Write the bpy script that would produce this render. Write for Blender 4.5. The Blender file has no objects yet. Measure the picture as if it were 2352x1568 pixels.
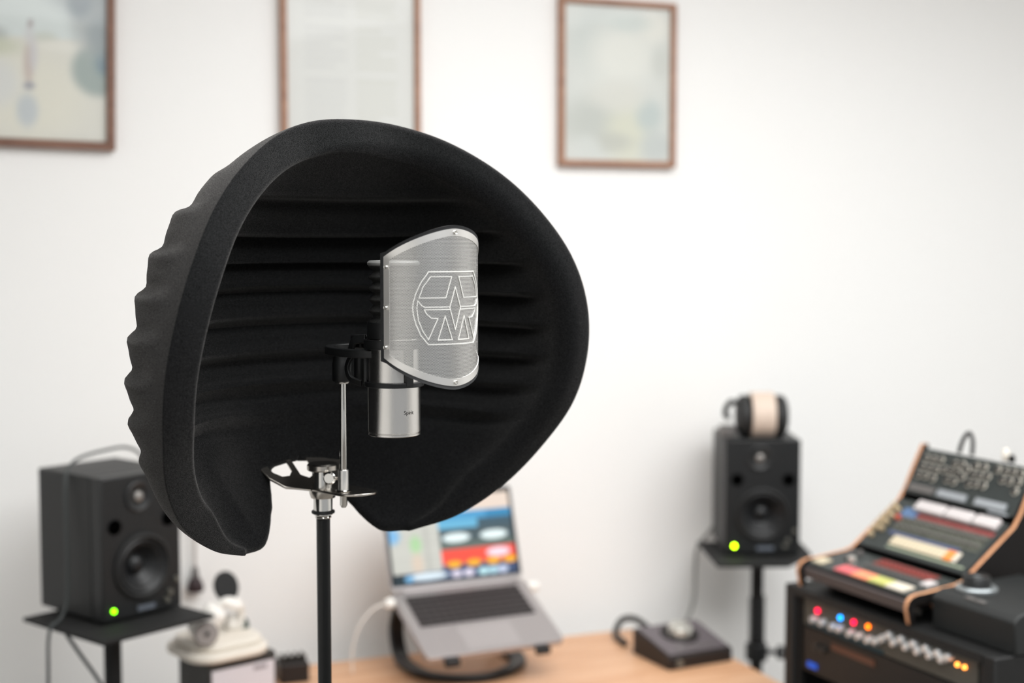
import bpy, bmesh, math, random
import numpy as np
from mathutils import Vector as V, Matrix as M
sc = bpy.context.scene
C = sc.collection
R = math.radians
random.seed(5)

# ------------------------------------------------------------------ camera
cam_d = bpy.data.cameras.new('camera'); cam = bpy.data.objects.new('camera', cam_d); C.objects.link(cam)
cam.location = (0, 0, 1.68); cam.rotation_euler = (R(90 - 4.1), 0, 0)
cam_d.sensor_width = 36; cam_d.lens = 50; cam_d.clip_start = .05
cam_d.dof.use_dof = True; cam_d.dof.focus_distance = 1.61; cam_d.dof.aperture_fstop = 2.55
sc.camera = cam
# ------------------------------------------------------------------ light and exposure
sc.view_settings.view_transform = 'Standard'; sc.view_settings.look = 'None'
sc.view_settings.gamma = 1; sc.view_settings.use_curve_mapping = False
sc.view_settings.exposure = 0.29
w = bpy.data.worlds.new('world'); sc.world = w; w.use_nodes = True
w.node_tree.nodes['Background'].inputs[0].default_value = (.97, .99, 1, 1)
w.node_tree.nodes['Background'].inputs[1].default_value = .38

def area(name, loc, target, sx, sy, power, col=(1, 1, 1)):
    d = bpy.data.lights.new(name, 'AREA'); d.shape = 'RECTANGLE'; d.size = sx; d.size_y = sy; d.energy = power; d.color = col
    o = bpy.data.objects.new(name, d); C.objects.link(o); o.location = loc
    o.rotation_euler = (V(target) - V(loc)).to_track_quat('-Z', 'Y').to_euler()
    return o
area('ceiling_lamp_light', (1.15, 1.85, 2.66), (1.15, 1.85, 0), 2.6, 1.6, 55, (.985, .995, 1))
area('front_lamp_light', (.75, .35, 2.66), (.75, .35, 0), 2.0, 1.2, 42, (.99, 1, 1))
area('window_light', (-2.45, 1.2, 1.75), (0, 1.7, 1.5), 1.6, 1.5, 54, (.96, .985, 1))

# ------------------------------------------------------------------ materials
def lin(c):
    return tuple((x / 255 / 12.92 if x / 255 <= .04045 else ((x / 255 + .055) / 1.055) ** 2.4) for x in c[:3])
def mat(name, rgb, rough=.5, metal=0., bump=0., bscale=200., var=0., vscale=30., sheen=0., coat=0., emit=None, es=0., spec=.5):
    m = bpy.data.materials.new(name); m.use_nodes = True
    nt = m.node_tree; b = nt.nodes['Principled BSDF']; L = nt.links.new
    col = (*lin(rgb), 1)
    b.inputs['Base Color'].default_value = col; b.inputs['Roughness'].default_value = rough
    b.inputs['Metallic'].default_value = metal; b.inputs['Specular IOR Level'].default_value = spec
    if sheen:
        b.inputs['Sheen Weight'].default_value = sheen; b.inputs['Sheen Roughness'].default_value = .45
        b.inputs['Sheen Tint'].default_value = (1, .97, .94, 1)
    if coat: b.inputs['Coat Weight'].default_value = coat; b.inputs['Coat Roughness'].default_value = .05
    if emit:
        b.inputs['Emission Color'].default_value = (*lin(emit), 1); b.inputs['Emission Strength'].default_value = es
    if var or bump:
        tc = nt.nodes.new('ShaderNodeTexCoord')
    if var:
        n = nt.nodes.new('ShaderNodeTexNoise'); n.inputs['Scale'].default_value = vscale; n.inputs['Detail'].default_value = 4
        r = nt.nodes.new('ShaderNodeValToRGB')
        r.color_ramp.elements[0].position = .3; r.color_ramp.elements[1].position = .7
        r.color_ramp.elements[0].color = (*[x * (1 - var) for x in col[:3]], 1)
        r.color_ramp.elements[1].color = (*[min(1, x * (1 + var)) for x in col[:3]], 1)
        L(tc.outputs['Object'], n.inputs['Vector']); L(n.outputs[0], r.inputs[0]); L(r.outputs[0], b.inputs['Base Color'])
    if bump:
        n2 = nt.nodes.new('ShaderNodeTexNoise'); n2.inputs['Scale'].default_value = bscale; n2.inputs['Detail'].default_value = 6
        bp = nt.nodes.new('ShaderNodeBump'); bp.inputs['Strength'].default_value = bump; bp.inputs['Distance'].default_value = .002
        L(tc.outputs['Object'], n2.inputs['Vector']); L(n2.outputs[0], bp.inputs['Height']); L(bp.outputs[0], b.inputs['Normal'])
    return m

def wood(name, a, b_, scale=6., stretch=(1, 12, 12), rough=.45):
    m = bpy.data.materials.new(name); m.use_nodes = True
    nt = m.node_tree; b = nt.nodes['Principled BSDF']; L = nt.links.new
    tc = nt.nodes.new('ShaderNodeTexCoord'); mp = nt.nodes.new('ShaderNodeMapping'); mp.inputs['Scale'].default_value = stretch
    n = nt.nodes.new('ShaderNodeTexNoise'); n.inputs['Scale'].default_value = scale; n.inputs['Detail'].default_value = 8; n.inputs['Distortion'].default_value = .6
    r = nt.nodes.new('ShaderNodeValToRGB'); r.color_ramp.elements[0].position = .3; r.color_ramp.elements[1].position = .72
    r.color_ramp.elements[0].color = (*lin(a), 1); r.color_ramp.elements[1].color = (*lin(b_), 1)
    L(tc.outputs['Object'], mp.inputs[0]); L(mp.outputs[0], n.inputs['Vector']); L(n.outputs[0], r.inputs[0]); L(r.outputs[0], b.inputs['Base Color'])
    b.inputs['Roughness'].default_value = rough
    return m

def picture_mat(name, rough=.35, emit=0., coat=0.):
    """material whose colour comes from the printed / displayed picture stored on the sheet"""
    m = bpy.data.materials.new(name); m.use_nodes = True
    nt = m.node_tree; b = nt.nodes['Principled BSDF']; a = nt.nodes.new('ShaderNodeAttribute'); a.attribute_name = 'picture'
    b.inputs['Roughness'].default_value = rough
    if coat: b.inputs['Coat Weight'].default_value = coat; b.inputs['Coat Roughness'].default_value = .03
    if emit:
        b.inputs['Base Color'].default_value = (.01, .01, .01, 1)
        nt.links.new(a.outputs['Color'], b.inputs['Emission Color']); b.inputs['Emission Strength'].default_value = emit
    else: nt.links.new(a.outputs['Color'], b.inputs['Base Color'])
    return m

def perforated_mat():
    m = bpy.data.materials.new('perforated_steel'); m.use_nodes = True
    nt = m.node_tree; L = nt.links.new; b = nt.nodes['Principled BSDF']; out = nt.nodes['Material Output']
    b.inputs['Base Color'].default_value = (.74, .73, .715, 1); b.inputs['Metallic'].default_value = 1; b.inputs['Roughness'].default_value = .36
    uv = nt.nodes.new('ShaderNodeUVMap'); uv.uv_map = 'sheet'
    def vm(op, a, val=None):
        n = nt.nodes.new('ShaderNodeVectorMath'); n.operation = op; L(a, n.inputs[0])
        if val is not None: n.inputs[1].default_value = val
        return n
    px, py = .00165, .00165 * math.sqrt(3)
    s = vm('MULTIPLY', uv.outputs[0], (1 / px, 1 / py, 0))
    ds = []
    for off in ((0, 0, 0), (.5, .5, 0)):
        a = vm('ADD', s.outputs[0], off); f = vm('FRACTION', a.outputs[0]); c = vm('SUBTRACT', f.outputs[0], (.5, .5, 0))
        e = vm('MULTIPLY', c.outputs[0], (1, math.sqrt(3), 0)); l = nt.nodes.new('ShaderNodeVectorMath'); l.operation = 'LENGTH'; L(e.outputs[0], l.inputs[0])
        ds.append(l.outputs['Value'])
    mn = nt.nodes.new('ShaderNodeMath'); mn.operation = 'MINIMUM'; L(ds[0], mn.inputs[0]); L(ds[1], mn.inputs[1])
    lt = nt.nodes.new('ShaderNodeMath'); lt.operation = 'LESS_THAN'; L(mn.outputs[0], lt.inputs[0]); lt.inputs[1].default_value = .30
    tr = nt.nodes.new('ShaderNodeBsdfTransparent'); mx = nt.nodes.new('ShaderNodeMixShader')
    L(lt.outputs[0], mx.inputs[0]); L(b.outputs[0], mx.inputs[1]); L(tr.outputs[0], mx.inputs[2]); L(mx.outputs[0], out.inputs[0])
    return m

def felt_mat():
    m = bpy.data.materials.new('charcoal_felt'); m.use_nodes = True
    nt = m.node_tree; L = nt.links.new; b = nt.nodes['Principled BSDF']
    tc = nt.nodes.new('ShaderNodeTexCoord')
    n = nt.nodes.new('ShaderNodeTexNoise'); n.inputs['Scale'].default_value = 1250; n.inputs['Detail'].default_value = 3
    r = nt.nodes.new('ShaderNodeValToRGB'); r.color_ramp.elements[0].position = .42; r.color_ramp.elements[1].position = .66
    r.color_ramp.elements[0].color = (.0010, .0012, .0014, 1); r.color_ramp.elements[1].color = (.0105, .0111, .0117, 1)
    L(tc.outputs['Object'], n.inputs['Vector']); L(n.outputs[0], r.inputs[0]); L(r.outputs[0], b.inputs['Base Color'])
    sr = nt.nodes.new('ShaderNodeMapRange'); sr.inputs[1].default_value = .38; sr.inputs[2].default_value = .66; sr.inputs[3].default_value = .04; sr.inputs[4].default_value = .27
    L(n.outputs[0], sr.inputs[0]); L(sr.outputs[0], b.inputs['Sheen Weight'])
    n2 = nt.nodes.new('ShaderNodeTexNoise'); n2.inputs['Scale'].default_value = 1100; n2.inputs['Detail'].default_value = 5
    bp = nt.nodes.new('ShaderNodeBump'); bp.inputs['Strength'].default_value = .35; bp.inputs['Distance'].default_value = .0005
    L(tc.outputs['Object'], n2.inputs['Vector']); L(n2.outputs[0], bp.inputs['Height']); L(bp.outputs[0], b.inputs['Normal'])
    b.inputs['Roughness'].default_value = .95; b.inputs['Specular IOR Level'].default_value = .1
    b.inputs['Sheen Weight'].default_value = .2; b.inputs['Sheen Roughness'].default_value = .5; b.inputs['Sheen Tint'].default_value = (1, .96, .93, 1)
    return m

WALL = mat('white_wall_paint', (250, 249, 247), .85, bump=.05, bscale=120)
CEIL = mat('white_ceiling_paint', (248, 248, 246), .9)
FLOOR = wood('oak_floor', (112, 108, 103), (134, 129, 123), 3, (14, 1.2, 1))
FELT = felt_mat()
STEEL = mat('brushed_steel', (238, 236, 233), .36, 1, bump=.04, bscale=900)
CHROME = mat('chrome', (222, 220, 216), .12, 1)
NICKEL = mat('satin_nickel', (196, 190, 182), .24, 1)
BODY = mat('tumbled_steel', (222, 219, 215), .21, 1, bump=.10, bscale=1500)
PERF = perforated_mat()
LOGO = mat('solid_steel_lines', (232, 231, 227), .5, .42)
RUBBER = mat('black_rubber', (24, 25, 27), .55)
BLKPL = mat('black_plastic', (17, 18, 19), .45, bump=.06, bscale=700)
GLOSSBLK = mat('gloss_black_paint', (9, 10, 10), .3, spec=.35)
KNIT = mat('dark_mesh_knit', (52, 52, 51), .4, .6, bump=.9, bscale=1400, var=.85, vscale=800)
PRINT = mat('dark_print', (52, 48, 46), .6)
CAB = mat('speaker_black', (24, 25, 25), .5, bump=.25, bscale=420)
BAFFLE = mat('baffle_black', (24, 25, 26), .45)
CONE = mat('woofer_cone', (24, 25, 27), .42)
SURR = mat('rubber_surround', (13, 13, 13), .6)
HOLE = mat('port_dark', (3, 3, 3), .95, spec=0)
DOME = mat('silver_dome', (150, 146, 142), .4, .6)
KNOBS = mat('grey_knob', (120, 118, 110), .4, .4)
BADGE = mat('grey_badge', (112, 118, 128), .4, .3)
STANDM = mat('stand_black', (22, 22, 22), .8, bump=.15, bscale=300)
CABLE = mat('cable_grey', (62, 66, 66), .5)
CABLEB = mat('cable_black', (22, 22, 22), .5)
DESKW = wood('desk_wood', (204, 150, 110), (230, 186, 150), 3.0, (1.2, 12, 12), .42)
DESKL = mat('desk_leg_white', (228, 226, 222), .5)
WALNUT = wood('walnut_frame', (112, 78, 62), (140, 102, 84), 14, (1, 1, 6), .5)
WALNUT2 = wood('light_walnut_frame', (150, 108, 86), (176, 134, 110), 14, (1, 1, 6), .5)
ART = picture_mat('framed_print', .35, coat=.25)
SCREEN = picture_mat('laptop_display', .2, 1.0)
ALU = mat('space_grey_aluminium', (176, 170, 170), .42, .75)
KEYS = mat('laptop_keys', (52, 46, 46), .6)
BEZEL = mat('black_bezel', (12, 14, 16), .25)
LSTAND = mat('laptop_stand_black', (12, 12, 12), .4)
CREAM = mat('cream_plastic', (232, 224, 212), .5)
WHITEP = mat('white_plastic', (244, 240, 234), .45)
GREYW = mat('grey_wheel', (142, 134, 130), .6)
DKGREEN = mat('dark_green', (38, 62, 54), .5)
BOXBLK = mat('box_charcoal', (46, 44, 42), .6)
LABELW = mat('white_label', (214, 210, 216), .5)
LABELG = mat('label_grey_ink', (150, 144, 150), .6)
IFTOP = mat('interface_gunmetal', (112, 104, 108), .4, .3)
IFBOD = mat('interface_black', (26, 20, 19), .5)
KNOBSIL = mat('silver_knob', (226, 224, 216), .28, .8)
PLY = wood('plywood_edge', (190, 130, 92), (222, 166, 124), 18, (1, 1, 8), .5)
PLYBLK = mat('black_laminate', (20, 17, 16), .6, spec=.25)
PANEL = mat('synth_panel', (40, 46, 45), .45)
PANELD = mat('synth_body', (24, 24, 25), .5)
LIP = mat('synth_front_lip', (78, 70, 70), .5)
SYKNOB = mat('synth_knob', (44, 42, 40), .45)
SYRING = mat('synth_knob_ring', (196, 190, 178), .4)
GREYBAR = mat('grey_strip', (150, 154, 158), .5)
WHITEB = mat('white_block', (196, 189, 188), .5)
BLUEP = mat('blue_label', (84, 112, 150), .5)
NAVYP = mat('navy_legend', (70, 80, 112), .6)
REDP = mat('red_legend', (138, 66, 64), .6)
REDD = mat('dark_red_legend', (118, 48, 40), .6)
MOSS = mat('grey_green_legend', (78, 80, 70), .6, var=.5, vscale=120)
TAN = mat('tan_knob', (178, 158, 126), .5)
KCREAM = mat('cream_key', (204, 191, 164), .5)
KORANGE = mat('orange_key', (232, 142, 66), .5)
KPINK = mat('pink_key', (214, 100, 104), .5)
KCORAL = mat('coral_key', (240, 144, 104), .5)
KYEL = mat('yellow_key', (186, 186, 104), .5)
KWHITE = mat('white_key', (214, 204, 188), .5)
RACKB = mat('rack_black', (13, 13, 13), .6, bump=.08, bscale=200)
PREP = mat('preamp_panel_grey', (84, 81, 74), .5, .2)
DARKU = mat('dark_rack_unit', (20, 18, 17), .5)
AMBERD = mat('brown_display', (92, 56, 42), .4)
SILK = mat('silver_rack_knob', (222, 222, 222), .22, .45)
TEALP = mat('teal_trim', (22, 58, 68), .5)
CTRL = mat('controller_black', (25, 27, 27), .55, bump=.06, bscale=400)
BEIGE = mat('beige_leather', (216, 196, 180), .55)
PADB = mat('ear_pad_black', (34, 34, 34), .6)
GREYP = mat('grey_plastic', (100, 96, 94), .5)
DKRED = mat('dark_maroon', (40, 18, 22), .5)
SILC = mat('silver_ring', (150, 156, 158), .3, .6)
def led(name, c, s): return mat(name, (6, 6, 6), .4, emit=c, es=s)
LEDG = led('green_led', (120, 240, 0), 9); LEDG2 = led('lime_led', (185, 255, 0), 17)
LEDR = led('red_led', (255, 8, 62), 5); LEDB = led('blue_led', (0, 150, 255), 5)
LEDO = led('orange_led', (255, 112, 0), 5); LEDA = led('amber_led', (255, 150, 60), 5)

# ------------------------------------------------------------------ mesh helpers
class MB:
    def __init__(s): s.bm = bmesh.new()
    def _new(s, geo, mtx=None, mi=0):
        if mtx is not None: bmesh.ops.transform(s.bm, matrix=mtx, verts=geo)
        fs = {f for v in geo for f in v.link_faces}
        for f in fs: f.material_index = mi
        return s
    def box(s, c, d, mtx=None, mi=0):
        g = bmesh.ops.create_cube(s.bm, size=1)['verts']
        for v in g: v.co = V((v.co.x * d[0] + c[0], v.co.y * d[1] + c[1], v.co.z * d[2] + c[2]))
        return s._new(g, mtx, mi)
    def cyl(s, p0, p1, r0, r1=None, seg=24, mi=0, mtx=None):
        p0, p1 = V(p0), V(p1); r1 = r0 if r1 is None else r1; d = p1 - p0
        g = bmesh.ops.create_cone(s.bm, cap_ends=True, segments=seg, radius1=r0, radius2=max(r1, 1e-5), depth=d.length)['verts']
        m = M.Translation((p0 + p1) / 2) @ d.to_track_quat('Z', 'Y').to_matrix().to_4x4()
        return s._new(g, (mtx @ m) if mtx is not None else m, mi)
    def lathe(s, prof, o=(0, 0, 0), axis=(0, 0, 1), seg=32, mi=0, closed=False, caps=True):
        q = V(axis).to_track_quat('Z', 'Y').to_matrix(); o = V(o); rings = []; vs = []
        for r, z in prof:
            if r < 1e-6: ring = [s.bm.verts.new(o + q @ V((0, 0, z)))]
            else: ring = [s.bm.verts.new(o + q @ V((r * math.cos(2 * math.pi * k / seg), r * math.sin(2 * math.pi * k / seg), z))) for k in range(seg)]
            rings.append(ring); vs += ring
        pairs = list(zip(rings[:-1], rings[1:])) + ([(rings[-1], rings[0])] if closed else [])
        for a, b in pairs:
            for k in range(seg):
                f = [a[k % len(a)], a[(k + 1) % len(a)], b[(k + 1) % len(b)], b[k % len(b)]]
                u = list(dict.fromkeys(f))
                if len(u) > 2:
                    try: s.bm.faces.new(u)
                    except ValueError: pass
        if not closed and caps:
            for ring in (rings[0], rings[-1]):
                if len(ring) > 2:
                    try: s.bm.faces.new(ring)
                    except ValueError: pass
        return s._new(vs, None, mi)
    def tube(s, pts, r, seg=10, mi=0, smooth=True, flat=None):
        """round tube (or flat=(w,h) bar) along points"""
        pts = [V(p) for p in pts]
        if smooth: pts = spline(pts)
        rings = []; vs = []; n = None
        for i, p in enumerate(pts):
            t = (pts[min(i + 1, len(pts) - 1)] - pts[max(i - 1, 0)]).normalized()
            if n is None: n = t.orthogonal().normalized() if flat is None else V(flat[2])
            n = (n - t * n.dot(t)).normalized(); b = t.cross(n)
            if flat is None: ring = [s.bm.verts.new(p + (n * math.cos(2 * math.pi * k / seg) + b * math.sin(2 * math.pi * k / seg)) * r) for k in range(seg)]
            else: ring = [s.bm.verts.new(p + n * x * flat[0] / 2 + b * y * flat[1] / 2) for x, y in ((-1, -1), (1, -1), (1, 1), (-1, 1))]
            rings.append(ring); vs += ring
        m = len(rings[0])
        for a, b in zip(rings[:-1], rings[1:]):
            for k in range(m): s.bm.faces.new([a[k], a[(k + 1) % m], b[(k + 1) % m], b[k]])
        s.bm.faces.new(rings[0][::-1]); s.bm.faces.new(rings[-1])
        return s._new(vs, None, mi)
    def prism(s, poly, z0, z1, mtx=None, mi=0, cap=None):
        a = [s.bm.verts.new((x, y, z0)) for x, y in poly]; b = [s.bm.verts.new((x, y, z1)) for x, y in poly]
        n = len(poly)
        for k in range(n): s.bm.faces.new([a[k], a[(k + 1) % n], b[(k + 1) % n], b[k]]).material_index = mi
        caps = [s.bm.faces.new(a[::-1]), s.bm.faces.new(b)]
        for f in caps: f.material_index = mi if cap is None else cap
        if mtx is not None: bmesh.ops.transform(s.bm, matrix=mtx, verts=a + b)
        return s
    def sph(s, c, r, sc_=(1, 1, 1), mi=0, seg=20):
        g = bmesh.ops.create_uvsphere(s.bm, u_segments=seg, v_segments=seg // 2 + 2, radius=r)['verts']
        return s._new(g, M.Translation(c) @ M.Diagonal((*sc_, 1)), mi)
    def obj(s, name, mats, parent=None, bevel=0., ang=38, origin=None, seg=2):
        bmesh.ops.recalc_face_normals(s.bm, faces=s.bm.faces)
        me = bpy.data.meshes.new(name)
        if origin is not None: bmesh.ops.translate(s.bm, vec=-V(origin), verts=s.bm.verts)
        s.bm.to_mesh(me); s.bm.free()
        return finish(name, me, mats, parent, bevel, ang, seg)

def finish(name, me, mats, parent=None, bevel=0., ang=38, seg=2):
    for m in (mats if isinstance(mats, (list, tuple)) else [mats]): me.materials.append(m)
    me.shade_smooth(); me.set_sharp_from_angle(angle=R(ang))
    o = bpy.data.objects.new(name, me); C.objects.link(o)
    if parent: o.parent = parent
    if bevel:
        b = o.modifiers.new('bevel', 'BEVEL'); b.width = bevel; b.segments = seg; b.limit_method = 'ANGLE'; b.angle_limit = R(40); b.harden_normals = False
    return o

def spline(P, n=8):
    P = [V(p) for p in P]; Q = [P[0] * 2 - P[1]] + P + [P[-1] * 2 - P[-2]]; out = []
    for i in range(1, len(Q) - 2):
        a, b, c, d = Q[i - 1:i + 3]
        for k in range(n):
            t = k / n
            out.append(.5 * ((2 * b) + (c - a) * t + (2 * a - 5 * b + 4 * c - d) * t * t + (3 * b - a - 3 * c + d) * t ** 3))
    return out + [P[-1]]

def tag(o, label, cat, group=None):
    o['label'] = label; o['category'] = cat
    if group: o['group'] = group
    return o
def thing(name, label, cat, loc, rz=0., group=None):
    o = bpy.data.objects.new(name, None); o.empty_display_size = .05; C.objects.link(o)
    o.location = loc; o.rotation_euler = (0, 0, rz)
    return tag(o, label, cat, group)
def structure(o): o['kind'] = 'structure'; return o
def part(o, label): o['label'] = label; return o

def sheet(name, w_, h_, fn, material, parent, nx=60, nz=60, y=0., x0=None, z0=0., mtx=None):
    """a flat printed / displayed picture; fn(u, v) gives its printed sRGB colour"""
    x0 = -w_ / 2 if x0 is None else x0
    vs = [(x0 + w_ * i / nx, y, z0 + h_ * j / nz) for j in range(nz + 1) for i in range(nx + 1)]
    fs = [(j * (nx + 1) + i, j * (nx + 1) + i + 1, (j + 1) * (nx + 1) + i + 1, (j + 1) * (nx + 1) + i) for j in range(nz) for i in range(nx)]
    me = bpy.data.meshes.new(name); me.from_pydata(vs, [], fs)
    if mtx is not None: me.transform(mtx)
    at = me.color_attributes.new('picture', 'FLOAT_COLOR', 'POINT')
    for j in range(nz + 1):
        for i in range(nx + 1):
            at.data[j * (nx + 1) + i].color = (*lin(fn(i / nx, j / nz)), 1)
    return finish(name, me, material, parent)

# ------------------------------------------------------------------ room
WA = R(21.64); WD = V((math.cos(WA), math.sin(WA), 0)); WN = V((math.sin(WA), -math.cos(WA), 0)); W0 = V((.207, 3.485, 0))
def room_piece(name, c, d, m, rz=WA):
    o = MB().box((0, 0, 0), d).obj(name, m); o.location = c; o.rotation_euler = (0, 0, rz); return structure(o)
mid = W0 - WD * .2
room_piece('wall_back', mid - WN * .05 + V((0, 0, 1.35)), (5.6, .1, 2.7), WALL)
room_piece('floor', mid + WN * 2.6 + V((0, 0, -.05)), (5.6, 5.4, .1), FLOOR)
room_piece('ceiling', mid + WN * 2.6 + V((0, 0, 2.75)), (5.6, 5.4, .1), CEIL)
room_piece('wall_right', mid + WD * 2.85 + WN * 2.6 + V((0, 0, 1.35)), (.1, 5.4, 2.7), WALL)
lw = mid - WD * 2.85 + WN * 2.6
room_piece('wall_left', lw + V((0, 0, 1.35)), (.1, 5.4, 2.7), WALL)

def on_wall(t, z, off=0.): p = W0 + WD * t + WN * off; return V((p.x, p.y, z))

def frame(label, t0, t1, z0, z1, mw, m, fn, tilt=0., nx=70, nz=90):
    w_, h_ = t1 - t0, z1 - z0
    e = thing('picture_frame', label, 'picture frame', on_wall((t0 + t1) / 2, z0, .001), WA, 'wood framed prints on the wall')
    e.rotation_euler = (0, tilt, WA)
    b = MB(); d = .022
    o = [(-w_ / 2, 0), (w_ / 2, 0), (w_ / 2, h_), (-w_ / 2, h_)]; i = [(-w_ / 2 + mw, mw), (w_ / 2 - mw, mw), (w_ / 2 - mw, h_ - mw), (-w_ / 2 + mw, h_ - mw)]
    for k in range(4):
        q = [o[k], o[(k + 1) % 4], i[(k + 1) % 4], i[k]]
        b.prism([(x, z) for x, z in q], 0, d, M(((1, 0, 0, 0), (0, 0, -1, 0), (0, 1, 0, 0), (0, 0, 0, 1))))
    b.obj('moulding', m, e, .002)
    MB().box((0, -.004, h_ / 2), (w_ - mw, .006, h_ - mw)).obj('backing_board', BOXBLK, e)
    sheet('print', w_ - 2 * mw, h_ - 2 * mw, fn, ART, e, nx, nz, -.0125, None, mw)
    return e

def blob(c, u, v, cu, cv, ru, rv, col, k=1., soft=1.05):
    d = math.hypot((u - cu) / ru, (v - cv) / rv); a = min(1, max(0, (1 + soft / 2 - d) / soft)); a = a * a * (3 - 2 * a) * k
    return tuple(x * (1 - a) + y * a for x, y in zip(c, col))
def art_road(u, v):
    c = (214, 222, 220) if v > .37 else (218, 217, 208)
    c = blob(c, u, v, .42, .375, .07, .03, (176, 182, 178), .8); c = blob(c, u, v, .40, .33, .16, .035, (196, 200, 178), .9)
    c = blob(c, u, v, .68, .375, .06, .02, (198, 202, 190), .7); c = blob(c, u, v, .76, .345, .13, .02, (228, 227, 218), .9)
    c = blob(c, u, v, .62, .16, .26, .16, (224, 222, 208), .9); c = blob(c, u, v, .45, .2, .1, .08, (214, 216, 214), .8)
    c = blob(c, u, v, .96, .265, .14, .095, (158, 170, 166), 1, .5); c = blob(c, u, v, .99, .30, .05, .05, (118, 140, 152), .8)
    c = blob(c, u, v, .95, .455, .13, .13, (172, 178, 178), .9, .9); c = blob(c, u, v, .86, .51, .06, .05, (134, 146, 154), .8); c = blob(c, u, v, .97, .40, .07, .07, (146, 156, 160), .7)
    c = blob(c, u, v, .90, .60, .2, .12, (150, 158, 162), .8)
    c = blob(c, u, v, .597, .275, .026, .075, (196, 182, 174), .9); c = blob(c, u, v, .622, .31, .022, .06, (204, 202, 205), .8); c = blob(c, u, v, .602, .38, .024, .035, (208, 208, 208), .8)
    c = blob(c, u, v, .607, .423, .011, .015, (162, 152, 154), .9); c = blob(c, u, v, .600, .195, .028, .014, (150, 152, 162), .9)
    c = blob(c, u, v, .590, .105, .055, .06, (186, 194, 200), .8, .9)
    return c
rl = [(random.random(), random.random()) for _ in range(80)]
def art_text(u, v):
    c = (216, 217, 213)
    k = int(v * 52); a, b = rl[k % 80]
    if .12 < v < .94 and k % 2 == 0 and (k // 2) % 7 != 0:
        if .14 < u < .46 - .12 * a * (k % 3 == 0): c = (208, 209, 206)
        if .54 < u < .86 - .14 * b * (k % 3 == 1): c = (208, 209, 202)
    c = blob(c, u, v, .68, .26, .12, .02, (218, 218, 196), .8); c = blob(c, u, v, .5, .965, .10, .012, (194, 196, 192))
    return c
def art_pale(u, v):
    c = (210, 213, 208)
    for cu, cv, ru, rv, col, k in ((.3, .8, .25, .2, (196, 202, 198), .8), (.55, .68, .3, .2, (222, 223, 216), 1), (.85, .88, .14, .1, (224, 224, 216), 1), (.6, .9, .2, .06, (200, 208, 204), .7),
            (.3, .25, .3, .16, (186, 190, 184), .8), (.6, .18, .2, .2, (210, 211, 194), .9), (.8, .3, .12, .1, (186, 196, 194), .9), (.86, .1, .14, .1, (190, 196, 194), .8), (.5, .42, .25, .1, (214, 214, 206), .8), (.9, .65, .08, .1, (200, 203, 197), .8), (.45, .12, .18, .06, (188, 190, 182), .8), (.22, .08, .12, .08, (206, 210, 206), .8)):
        c = blob(c, u, v, cu, cv, ru, rv, col, k, 1.2)
    return c
frame('brown framed print of a standing figure on a pale road, leftmost on the wall', -1.562, -1.138, 1.872, 2.472, .018, WALNUT, art_road, R(1.1))
frame('brown framed page of faint text, behind the top of the felt shield', -.780, -.4555, 1.80, 2.26, .0145, WALNUT2, art_text, 0, 90, 160)
frame('brown framed pale abstract print hanging alone on the bare right part of wall', -.108, .205, 1.857, 2.257, .0145, WALNUT2, art_pale)

# hanging cord on the wall
e = thing('hanging_cord', 'thin pale cord with a dark weight hanging on the wall beside the left loudspeaker', 'cord', on_wall(-.985, .915, .02), WA)
MB().tube([(0, 0, .035), (.001, 0, .12), (0, 0, .26), (0, 0, .32)], .0035, 8).obj('cord', mat('pale_cord', (196, 190, 186), .6), e)
MB().lathe([(0, .022), (.008, .020), (.015, .010), (.019, -.004), (.017, -.012), (0, -.013)]).obj('weight', [DKRED], e)
MB().lathe([(.004, .045), (.006, .04), (.009, .021), (.0, .0205)]).obj('cap', GREYP, e)
MB().cyl((0, .02, .32), (0, -.006, .32), .004).obj('hook', GREYP, e)

# ------------------------------------------------------------------ desk
DB = V((.388, 3.427, 0))
e = thing('desk', 'light wooden desk along the white wall under the laptop', 'desk', DB, WA)
def rrect(x0, x1, y0, y1, r, n=6):
    P = []
    for cx, cy, a0 in ((x1 - r, y0 + r, -90), (x1 - r, y1 - r, 0), (x0 + r, y1 - r, 90), (x0 + r, y0 + r, 180)):
        P += [(cx + r * math.cos(R(a0 + 90 * k / n)), cy + r * math.sin(R(a0 + 90 * k / n))) for k in range(n + 1)]
    return P
MB().prism(rrect(-1.175, 0, -.62, 0, .018), .712, .74).obj('desk_top', DESKW, e, .002)
for x, y in ((-1.125, -.57), (-.05, -.57), (-1.125, -.05), (-.05, -.05)):
    MB().box((x, y, .356), (.045, .045, .712)).obj('leg', DESKL, e, .003)

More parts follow.
